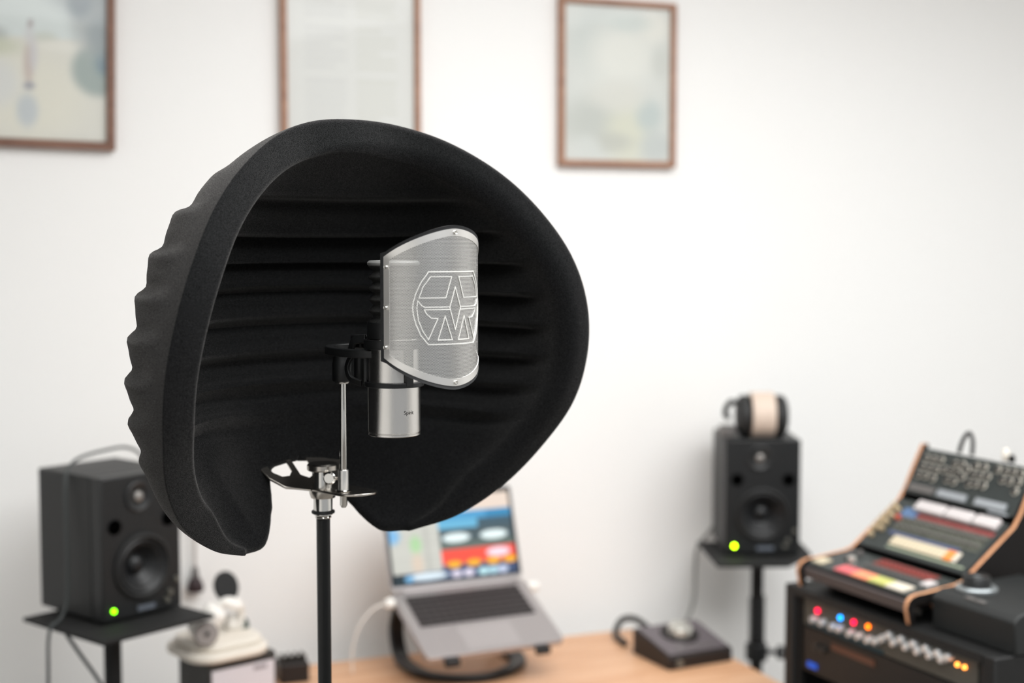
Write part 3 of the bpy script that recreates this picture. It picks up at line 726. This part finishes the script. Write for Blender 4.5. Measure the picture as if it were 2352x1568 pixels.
# cables near the loudspeakers
def spk_pt(x, y, z): p = V((-.709, 2.686, .957)) + V((math.cos(R(50.1)), math.sin(R(50.1)), 0)) * x + V((-math.sin(R(50.1)), math.cos(R(50.1)), 0)) * y; return V((p.x, p.y, .957 + z))
def cable(name, label, pts, r, m):
    o = MB().tube(pts, r, 8)
    b = o.obj(name, m, None, 0, 60, pts[-1]); b.location = pts[-1]
    return tag(b, label, 'cable')
cable('speaker_cable', 'thin grey cable draped over the top and side of the left loudspeaker', [spk_pt(.15, .19, .05), spk_pt(.145, .18, .20), spk_pt(.13, .175, .275), spk_pt(.09, .17, .302), spk_pt(.03, .16, .304), spk_pt(-.04, .14, .299), spk_pt(-.082, .112, .287), spk_pt(-.0985, .098, .262), spk_pt(-.107, .085, .16), spk_pt(-.112, .08, .05), spk_pt(-.13, .075, .012), spk_pt(-.158, .07, -.01), spk_pt(-.163, .07, -.12), spk_pt(-.175, .07, -.45), spk_pt(-.2, .06, -.952)], .0032, CABLE)
cable('power_cord', 'grey cord slanting down to the pole beneath the left loudspeaker plate', [spk_pt(-.135, .05, -.013), spk_pt(-.12, .03, -.05), spk_pt(-.09, .01, -.11), spk_pt(-.05, .0, -.20), spk_pt(-.03, .0, -.35), spk_pt(-.02, .0, -.6), spk_pt(-.01, -.12, -.90), spk_pt(.0, -.22, -.952)], .0038, CABLE)
cable('audio_cable', 'grey cable curving from the right loudspeaker plate down to the desk', [V((.58, 3.585, 1.02)), V((.52, 3.575, .96)), V((.470, 3.545, .905)), V((.455, 3.48, .872)), V((.44, 3.40, .80)), V((.405, 3.34, .752)), V((.39, 3.28, .746))], .0042, mat('cable_pale', (120, 120, 116), .5))
cable('desk_cable', 'thick black cable looping on the desk behind the grey interface', [V((.262, 3.23, .748)), V((.245, 3.30, .752)), V((.262, 3.345, .772)), V((.295, 3.345, .775)), V((.330, 3.31, .757)), V((.36, 3.25, .749))], .0075, CABLEB)

# headphones on the right loudspeaker
e = thing('headphones', 'black headphones with wide beige headband on top of the right loudspeaker', 'headphones', (.600, 3.40, 1.207), 0)
hb = [(-.0, .052 * math.cos(R(a)) * -1, .052 + .052 * math.sin(R(a))) for a in range(-70, 251, 10)]
MB().tube([V(p) for p in hb], .003, flat=(.055, .007, (1, 0, 0)), smooth=False).obj('headband', BEIGE, e, .001)
for s_ in (-1, 1):
    cup = MB().lathe([(0, 0), (.044, 0), (.050, .006), (.050, .018), (.046, .026), (.036, .031), (0, .033)], (s_ * .0285, 0, .0505), (s_, 0, 0), 40).obj('ear_cup', PADB, e)
MB().tube([(-.062, -.01, .082), (-.075, -.012, .085), (-.086, -.012, .072), (-.088, -.012, .055), (-.080, -.012, .045)], .007, 8).obj('yoke', BLKPL, e)
MB().box((-.082, -.005, .014), (.036, .04, .028)).obj('cable_clip', GREYP, e, .004)

# ------------------------------------------------------------------ laptop and its stand
LP = V((-.119, 3.112, .912)); LA = R(25.92); S_ = 1.05
lap = thing('laptop', 'open silver laptop showing colourful audio software on a black stand', 'laptop', LP, LA)
W2, DP = .304 * S_, .212 * S_
TB = M.Rotation(R(23.5), 4, 'X')       # base slopes down towards the front
bxf = M.Rotation(R(23.5), 4, 'X')
def bpt(x, y, z): return bxf @ V((x, y, z))
MB().prism(rrect(-W2 / 2, W2 / 2, -DP, .004, .012), -.013, 0, bxf).obj('base', ALU, lap, .001)
MB().box((0, -.070, .0003), (.272, .104, .0014), bxf).obj('keyboard_well', BEZEL, lap)
b = MB()
for r_ in range(6):
    for k in range(14): b.box((-.1265 + .01946 * k, -.0285 - .0172 * r_, .0012), (.0165, .0142, .002), bxf)
b.obj('keyboard', KEYS, lap)
MB().box((0, -.174, .0003), (.125, .078, .0008), bxf).obj('trackpad', mat('trackpad_grey', (182, 176, 176), .35, .6), lap)
lxf = M.Rotation(R(-18), 4, 'X')      # lid leans back
LH = .205 * S_
MB().prism([(x, z) for x, z in rrect(-W2 / 2, W2 / 2, .004, LH, .012)], 0, .005, lxf @ M(((1, 0, 0, 0), (0, 0, -1, 0), (0, 1, 0, 0), (0, 0, 0, 1))) @ M.Translation((0, 0, -.005))).obj('lid', ALU, lap, .0008)
MB().box((0, -.0004, .004 + (LH - .004) / 2 + .004), (W2 - .006, .0009, LH - .016), lxf).obj('bezel', BEZEL, lap)
MB().cyl((-W2 / 2 + .03, .002, .001), (W2 / 2 - .03, .002, .001), .0045).obj('hinge', ALU, lap)
def scr(u, v):
    c = (196, 196, 188) if u < .40 else (78, 96, 104)
    if v > .93: c = (40, 60, 78)
    if u >= .40:
        if v > .80: c = (222, 204, 190)
        elif v > .70: c = (70, 150, 196) if u < .80 else (44, 130, 176)
        elif v > .60: c = (98, 172, 206) if u < .72 else (58, 84, 98)
        elif v > .36: c = (92, 104, 98) if v < .45 else (66, 82, 88)
        elif v > .19: c = (238, 78, 62)
        else: c = (60, 64, 110)
        for cu in (.53, .84): c = blob(c, u, v, cu, .50, .115, .055, (226, 240, 240), 1, .3)
        c = blob(c, u, v, .86, .29, .10, .055, (250, 214, 226), 1, .25)
        for cu in (.49, .65, .81, .95): c = blob(c, u, v, cu, .19, .062, .04, (250, 178, 40), 1, .4)
    else:
        c = blob(c, u, v, .02, .58, .06, .09, (120, 178, 224), 1); c = blob(c, u, v, .20, .46, .045, .10, (168, 206, 156), 1); c = blob(c, u, v, .20, .24, .045, .12, (214, 196, 178), .9)
        if .27 < u < .31: c = tuple(x * .93 for x in c)
        if int(v * 40) % 3 == 0: c = tuple(x * .95 for x in c)
    if v < .13:
        c = (58, 76, 110) if v > .035 else (22, 38, 46)
        if u < .10: c = (24, 44, 54)
        c = blob(c, u, v, .27, .085, .16, .042, (218, 232, 240), 1, .3); c = blob(c, u, v, .12, .075, .035, .035, (120, 180, 220), 1, .4)
        for cu, col in ((.50, (214, 206, 222)), (.60, (222, 214, 230)), (.72, (186, 226, 232)), (.80, (176, 214, 226)), (.88, (196, 206, 230))): c = blob(c, u, v, cu, .08, .045, .042, col, 1, .3)
    return c
sheet('display', W2 - .020, LH - .026, scr, SCREEN, lap, 90, 70, -.0010, None, .013, lxf)
# two white plug ends at the hinge corners
tag(MB().lathe([(0, 0), (.010, .001), (.012, .008), (.010, .020), (0, .022)], (0, 0, 0), (-1, 0, 0), 20).obj('charging_plug', WHITEP), 'white charging plug in the left side of the laptop', 'plug', 'white plugs in the laptop').location = LP + V((-.1605 * math.cos(LA), -.1605 * math.sin(LA), -.007)) + V((math.sin(LA), -math.cos(LA), 0)) * .02 + V((0, 0, -.008))
o = MB().lathe([(0, 0), (.010, .001), (.012, .008), (.010, .026), (0, .028)], (0, 0, 0), (1, 0, 0), 20).obj('usb_plug', WHITEP)
tag(o, 'white plug in the right side of the laptop', 'plug', 'white plugs in the laptop'); o.rotation_euler = (0, 0, LA)
o.location = LP + V((.1605 * math.cos(LA), .1605 * math.sin(LA), 0)) + V((math.sin(LA), -math.cos(LA), 0)) * .02 + V((0, 0, -.015))
cp = bpy.data.objects['charging_plug']; cp.rotation_euler = (0, 0, LA)
MB().tube([(-.020, 0, 0), (-.045, .004, -.008), (-.075, .012, -.045), (-.088, .022, -.10), (-.085, .03, -.150)], .0022, 8).obj('cable', WHITEP, cp)

ls = thing('laptop_stand', 'black curved bar stand on the desk holding the laptop up', 'laptop stand', (LP.x, LP.y, .74), LA)
zb = LP.z - .74
def under(y, drop=.0): q = bpt(0, y, -.0165 - drop); return q.y, q.z + zb
pts = []
yA, zA = under(-DP - .004, 0)
for s_ in (-1,):
    L_ = []
    y_, z_ = under(-DP + .02); L_.append((-.105, y_, z_)); y_, z_ = under(-.10); L_.append((-.108, y_, z_)); y_, z_ = under(-.02); L_.append((-.110, y_, z_))
    L_ += [(-.112, .045, zb - .025), (-.115, .075, zb - .07), (-.118, .078, .06), (-.120, .05, .020), (-.124, .0, .0115), (-.112, -.075, .0095), (-.062, -.128, .0095)]
    full = L_ + [(0, -.147, .0095)] + [(-x, y, z) for x, y, z in L_[::-1]]
MB().tube(full, .01, flat=(.034, .014, (1, 0, 0))).obj('curved_bar', LSTAND, ls, .003)
for s_ in (-1, 1):
    y_, z_ = under(-DP - .002, -.004); MB().box((s_ * .105, y_ - .006, z_ - .002), (.034, .014, .018)).obj('rubber_hook', RUBBER, ls, .004)

# ------------------------------------------------------------------ audio interface
IA = R(27.0)
e = thing('audio_interface', 'grey wedge desktop audio interface with a big silver knob, on the desk corner', 'audio interface', (.343, 3.047, .74), IA)
prof_ = [(0, 0), (0, .028), (.006, .032), (.145, .060), (.150, .056), (.150, 0)]
YZ = M(((0, 0, 1, 0), (1, 0, 0, 0), (0, 1, 0, 0), (0, 0, 0, 1)))
MB().prism(prof_, 0, .168, YZ).obj('case', IFBOD, e, .002)
tlt = M.Translation((.084, .003, .0315)) @ M.Rotation(math.atan2(.028, .139), 4, 'X')
MB().box((0, .072, .0012), (.160, .138, .0022), tlt).obj('top_plate', IFTOP, e, .001)
MB().cyl((0, .085, .002), (0, .085, .006), .044, seg=40, mtx=tlt).obj('dial_recess', IFBOD, e)
MB().lathe([(.027, 0), (.027, .014), (.024, .018), (0, .0185)], tlt @ V((0, .085, .006)), tlt.to_3x3() @ V((0, 0, 1)), 40).obj('volume_knob', KNOBSIL, e)
for k in range(6): MB().box((-.045 + .018 * k, .022, .003), (.012, .010, .003), tlt).obj('button', GREYP, e, .0008)
MB().cyl((.026, .0, .014), (.026, -.005, .014), .008).obj('headphone_jack', KNOBS, e)

# ------------------------------------------------------------------ black box, white record maker, little mixer
BA = R(40)
e = thing('equipment_box', 'charcoal box with a white front label, on the desk under the cream machine', 'box', (-.530, 2.748, .74), BA)
MB().box((0, .0625, .06), (.150, .125, .12)).obj('case', BOXBLK, e, .003)
MB().box((.001, -.0006, .056), (.138, .0016, .096)).obj('front_label', LABELW, e)
MB().box((.038, -.0017, .094), (.030, .0008, .008)).obj('label_mark', LABELG, e)
e = thing('record_maker', 'cream and white tabletop machine with a black disc, on the charcoal box', 'record maker', (-.590, 2.795, .86), BA)
MB().prism(rrect(-.086, .086, -.086, .086, .05, 10), 0, .017).obj('base', CREAM, e, .005)
MB().prism(rrect(-.070, .082, -.066, .080, .045, 10), .017, .030).obj('deck', CREAM, e, .004)
MB().lathe([(0, 0), (.022, 0), (.024, .003), (.024, .010), (.021, .013), (0, .013)], (-.052, -.050, .054), (-.2, -1, .25), 36).obj('wheel', GREYW, e)
MB().cyl((-.0547, -.063, .0573), (-.0557, -.0675, .0585), .004).obj('wheel_hub', IFBOD, e)
MB().lathe([(0, -.034), (.020, -.034), (.0245, -.028), (.0245, .026), (.020, .032), (0, .034)], (-.030, -.016, .068), (.5, -.45, .75), 32).obj('motor_housing', WHITEP, e)
MB().tube([(.0, .0, .085), (.018, -.004, .098), (.045, -.002, .090), (.060, .01, .070), (.062, .02, .034)], .0085, 12).obj('tone_arm', WHITEP, e)
MB().lathe([(0, 0), (.030, 0), (.031, .002), (.031, .006), (.029, .008), (0, .008)], (.030, .020, .121), (.25, -1, .35), 36).obj('black_disc', BLKPL, e)
MB().tube([(.012, -.006, .098), (.030, -.010, .088), (.046, -.008, .083)], .0085, 10).obj('cartridge', WHITEP, e)
MB().lathe([(0, 0), (.010, 0), (.009, .010), (.005, .018), (0, .020)], (.073, .02, .030), seg=20).obj('green_knob', DKGREEN, e)
MB().box((.050, .03, .045), (.03, .03, .03)).obj('pickup_block', WHITEP, e, .006)
e = thing('mini_mixer', 'small black mixer with a row of knobs, on the desk right of the charcoal box', 'mixer', (-.460, 2.962, .74), WA)
MB().box((0, .03, .021), (.062, .06, .042)).obj('case', IFBOD, e, .003)
for x in (-.022, -.0075, .0075, .022):
    for y in (.012, .036): MB().cyl((x, y, .042), (x, y, .056), .0052, .0042, 14).obj('knob', SYKNOB, e)
cable('white_cable', 'pale cable arching on the wall left of the charcoal box', [V((-.64, 2.90, .76)), V((-.655, 2.905, .82)), V((-.645, 2.90, .87)), V((-.62, 2.895, .885))], .004, mat('pale_cable', (206, 200, 194), .6))

# ------------------------------------------------------------------ rack, own frame: x along the front, y to the back
RA = math.atan2(-.9047, .426); RO = V((.568, 2.737, 0))
rk = thing('equipment_rack', 'tall black equipment rack under the wood sided synthesizer stand', 'rack', RO, RA)
MB().box((-.0295, .22, .5015), (.029, .46, 1.003)).obj('side_panel', RACKB, rk, .003)
MB().box((.5095, .22, .5015), (.029, .46, 1.003)).obj('side_panel', RACKB, rk, .003)
MB().box((.24, .22, .9945), (.510, .46, .015)).obj('top_panel', RACKB, rk)
MB().box((.24, .22, .02), (.510, .46, .04)).obj('bottom_panel', RACKB, rk)
MB().box((.24, .445, .51), (.510, .008, .94)).obj('back_panel', RACKB, rk)
for x in (-.008, .488): MB().box((x, .004, .515), (.012, .012, .945)).obj('rack_rail', RACKB, rk)
def RP(x, y, z): p = RO + V((math.cos(RA), math.sin(RA), 0)) * x + V((-math.sin(RA), math.cos(RA), 0)) * y; return V((p.x, p.y, z))
pu = thing('preamp_unit', 'grey rack preamp with red, blue and orange lights and silver knobs', 'rack unit', RP(.24, 0, .932), RA, 'rack units in the black rack')
MB().box((0, .102, .026), (.455, .19, .044)).obj('chassis', DARKU, pu)
MB().box((0, .0035, .0265), (.470, .007, .052)).obj('front_panel', PREP, pu, .0008)
MB().box((-.11, -.0005, .005), (.22, .002, .008)).obj('teal_strip', TEALP, pu)
for x, z, m, l in ((.049, .968, LEDR, 'red'), (.118, .971, LEDB, 'blue'), (.157, .972, LEDR, 'red'), (.198, .974, LEDO, 'orange')):
    part(MB().lathe([(.0044, 0), (.004, .003), (0, .0045)], (x - .24, -.0002, z - .932), (0, -1, 0), 18).obj('indicator_light', m, pu), l + ' indicator light')
for x, z in ((.429, .967), (.446, .967)): part(MB().lathe([(.0036, 0), (.0034, .003), (0, .004)], (x - .24, -.0002, z - .932), (0, -1, 0), 18).obj('indicator_light', LEDA, pu), 'amber indicator light')
for x, z in ((.044, .950), (.070, .950), (.102, .950), (.122, .951), (.154, .951), (.179, .952), (.206, .952), (.227, .955), (.246, .965), (.276, .965), (.308, .966), (.338, .966), (.369, .967), (.398, .968), (.263, .975), (.295, .976), (.327, .976), (.358, .976), (.388, .976), (.412, .975)):
    MB().lathe([(.0078, 0), (.0074, .008), (.006, .0125), (0, .013)], (x - .24, 0, z - .932), (0, -1, 0), 20).obj('knob', SILK, pu)
du = thing('effects_unit', 'black rack effects unit with a dim brown display, below the grey preamp', 'rack unit', RP(.24, 0, .842), RA, 'rack units in the black rack')
MB().box((0, .102, .043), (.455, .19, .084)).obj('chassis', DARKU, du)
MB().box((0, .0035, .0435), (.470, .007, .087)).obj('front_panel', DARKU, du, .0008)
MB().box((-.085, -.0006, .068), (.125, .002, .013)).obj('display', AMBERD, du)
for x in (-.19, -.17): MB().cyl((x, 0, .055), (x, -.008, .055), .0065).obj('knob', SYKNOB, du)
for k in range(8): MB().box((.03 + .023 * k, -.0015, .030), (.015, .004, .008)).obj('button', RACKB, du)
part(MB().box((-.205, -.001, .015), (.028, .003, .010)).obj('blue_display', led('blue_glow', (0, 70, 170), 1.2), du), 'small blue lit display')

# ------------------------------------------------------------------ synthesizer stand with three tiers
ss = thing('synthesizer_stand', 'three tier stand with wood edged black side panels, on the rack', 'synthesizer stand', RP(.152, 0, 1.003), RA)
sprof = [(-.006, .003), (-.013, .034), (-.009, .046), (0, .053), (.012, .056), (.028, .0565), (.100, .064), (.119, .069), (.153, .095), (.234, .155), (.250, .178), (.266, .212), (.293, .264), (.306, .264), (.306, .0), (.07, .0), (.045, .035), (.01, .038), (.004, .003)]
for x in (-.158, .1535):
    MB().prism(sprof, x, x + .0095, YZ, 0, 1).obj('side_panel', [PLY, PLYBLK], ss, .0012)
for y, z, dy, dz in ((.20, .02, .18, .012), (.27, .12, .012, .16)): MB().box((0, y, z), (.302, dy, dz)).obj('shelf', PLYBLK, ss)
MB().cyl((.163, .21, .06), (.1665, .21, .06), .006).obj('bolt', NICKEL, ss)
MB().cyl((.163, .012, .045 - .02), (.1665, .012, .045 - .02), .006).obj('bolt', NICKEL, ss)
def tier(name, label, a, b_, th, parent_w=.296):
    """module lying on a tier: local x along the row, y up the slope, z out of the panel"""
    ang = math.atan2(b_[1] - a[1], b_[0] - a[0]); L_ = math.hypot(b_[1] - a[1], b_[0] - a[0])
    e = thing(name, label, 'synthesizer', RP(.0065, a[0], a[1]), RA, 'electronic instruments in the tiered stand')
    e.rotation_euler = (M.Rotation(RA, 3, 'Z') @ M.Rotation(ang, 3, 'X')).to_euler()
    MB().box((.148, L_ / 2, -th / 2), (.296, L_ - .003, th)).obj('body', PANELD, e, .002)
    MB().box((.148, L_ / 2, .0006), (.294, L_ - .006, .0014)).obj('panel', PANEL, e)
    return e, L_
X0 = .0065
def knobs(e, pts, r, h, m=SYKNOB, ring=True, name='knob'):
    for x, y in pts:
        k = MB().lathe([(r, .001), (r * .92, h), (r * .7, h + .001), (0, h + .001)], (x - X0, y, 0), seg=16).obj(name, m, e)
        if ring: MB().lathe([(r * 1.5, .0012), (r * 1.5, .0028), (r * 1.02, .0032), (r * 1.02, .0012)], (x - X0, y, 0), seg=20, closed=True).obj('skirt', SYRING, k)
def plate(e, name, x0, x1, y0, y1, m, h=.0022, bev=0): return MB().box(((x0 + x1) / 2 - X0, (y0 + y1) / 2, h / 2 + .0006), (x1 - x0, y1 - y0, h)).obj(name, m, e, bev)
# lower tier
e, L_ = tier('drum_machine', 'drum machine with a row of pink to white keys, lowest tier of the stand', (0, 1.052), (.118, 1.068), .030)
cols = [KPINK] * 4 + [KCORAL] * 4 + [KYEL] * 4 + [KWHITE] * 4
for k in range(16):
    x = .084 + .0122 * k; plate(e, 'step_key', x, x + .0108, .008, .038, cols[k], .004, .0006)
plate(e, 'red_strip', .105, .262, .082, .112, REDD, .0012)
knobs(e, [(.115 + .0125 * k, .062) for k in range(12)], .003, .007, GREYP, False)
knobs(e, [(.120 + .0125 * k, .097) for k in range(11)], .003, .007, REDP, False)
knobs(e, [(.030, .096), (.050, .10), (.045, .072)], .006, .010, GREYP, False)
knobs(e, [(.078, .058)], .0085, .013, KNOBSIL, False, 'dial')
plate(e, 'white_pad', .268, .290, .055, .080, WHITEB, .005, .001)
plate(e, 'cream_pad', .012, .040, .012, .04, KCREAM, .004, .001)
MB().box((.148, -.004, -.016), (.290, .006, .022)).obj('front_lip', LIP, e, .002)
# middle tier
e, L_ = tier('rhythm_composer', 'rhythm machine with cream step keys and white blocks along its top, middle tier', (.125, 1.078), (.235, 1.163), .028)
for k in range(16):
    x = .083 + .0114 * k; plate(e, 'step_key', x, x + .0098, .020, .044, KCREAM if k < 13 else (KORANGE if k < 15 else KWHITE), .004, .0006)
plate(e, 'edge_trim', .082, .292, .012, .016, mat('sage_trim', (150, 160, 138), .5), .002)
plate(e, 'navy_strip', .055, .250, .046, .054, NAVYP, .001); plate(e, 'blue_screen', .045, .086, .094, .116, BLUEP, .002)
plate(e, 'legend_field', .055, .290, .056, .096, MOSS, .0012); plate(e, 'red_line', .088, .292, .098, .108, REDP, .0012)
knobs(e, [(.066 + .0165 * k, .068 + .018 * q) for k in range(14) for q in range(2)], .0038, .008, GREYP, False)
knobs(e, [(.051, .085)], .006, .009, mat('red_knob', (190, 84, 62), .5), False, 'dial')
knobs(e, [(.015, .112), (.015, .096), (.014, .080), (.015, .064), (.016, .048), (.022, .030), (.032, .104), (.031, .086), (.031, .068), (.034, .05)], .0062, .009, TAN, False, 'tan_knob')
for x0, x1 in ((.072, .150), (.157, .224), (.232, .289)): plate(e, 'white_block', x0, x1, .111, .136, WHITEB, .012, .003)
# upper tier
e, L_ = tier('semi_modular_synthesizer', 'black synthesizer panel crowded with ringed knobs, top tier of the stand', (.240, 1.172), (.292, 1.262), .026)
KP = [(.029, .081), (.049, .081), (.069, .082), (.029, .062), (.049, .062), (.069, .061), (.089, .064), (.028, .043), (.047, .044), (.069, .042), (.110, .080), (.128, .082), (.108, .064), (.125, .066), (.146, .075), (.108, .046), (.126, .045), (.142, .058),
      (.165, .084), (.186, .085), (.167, .067), (.185, .067), (.204, .068), (.166, .047), (.183, .049), (.203, .049), (.221, .086), (.242, .086), (.260, .087), (.279, .087), (.242, .068), (.260, .068), (.281, .070), (.282, .051)]
knobs(e, KP, .0052, .011)
for x0, x1, m in ((.017, .088, GREYP), (.098, .176, GREYBAR), (.200, .279, GREYBAR)): plate(e, 'grey_strip', x0, x1, .008, .023, m, .004, .001)
plate(e, 'grey_line', .240, .290, .001, .005, GREYBAR, .003)
# cable loop and plugs at its top edge
e = thing('patch_cable', 'black cable looped upright above the top synthesizer panel', 'cable', RP(.100, .300, 1.262), RA)
MB().tube([(0, -.004, .0), (.004, 0, .022), (.014, .002, .038), (.024, .002, .040), (.033, 0, .026), (.036, -.004, .0)], .0042, 10).obj('loop', CABLEB, e)
e = thing('jack_plug', 'cream jack plug with a black stub, standing on the top edge of the synthesizer stand', 'plug', RP(.220, .300, 1.262), RA)
MB().lathe([(.005, 0), (.007, .003), (.007, .018), (.004, .024), (0, .025)], seg=16).obj('sleeve', CREAM, e)
MB().lathe([(.006, 0), (.007, .002), (.005, .014), (0, .015)], (.016, 0, 0), seg=16).obj('stub', BLKPL, e)
# controller box
e = thing('monitor_controller', 'black controller box with a large ringed dial, on the rack beside the synthesizer stand', 'controller', RP(.43, .03, 1.003), RA)
MB().prism([(0, 0), (-.004, .055), (.004, .064), (.018, .069), (.20, .074), (.20, 0)], -.0975, .0975, YZ).obj('case', CTRL, e, .003)
dz = .0705
MB().lathe([(.036, 0), (.036, .004), (.033, .007), (.026, .007), (.025, 0)], (-.055, .058, dz), seg=40, closed=True).obj('dial_ring', SILC, e)
MB().lathe([(.0245, 0), (.0235, .022), (.021, .025), (0, .0255)], (-.055, .058, dz), seg=40).obj('dial', BLKPL, e)
MB().box((-.045, .050, dz + .0262), (.012, .010, .0012)).obj('dial_mark', SILC, e)
for x, y in ((-.02, .012), (.005, .012)): MB().box((x, y, .0675), (.02, .010, .004)).obj('button', GREYP, e, .001)
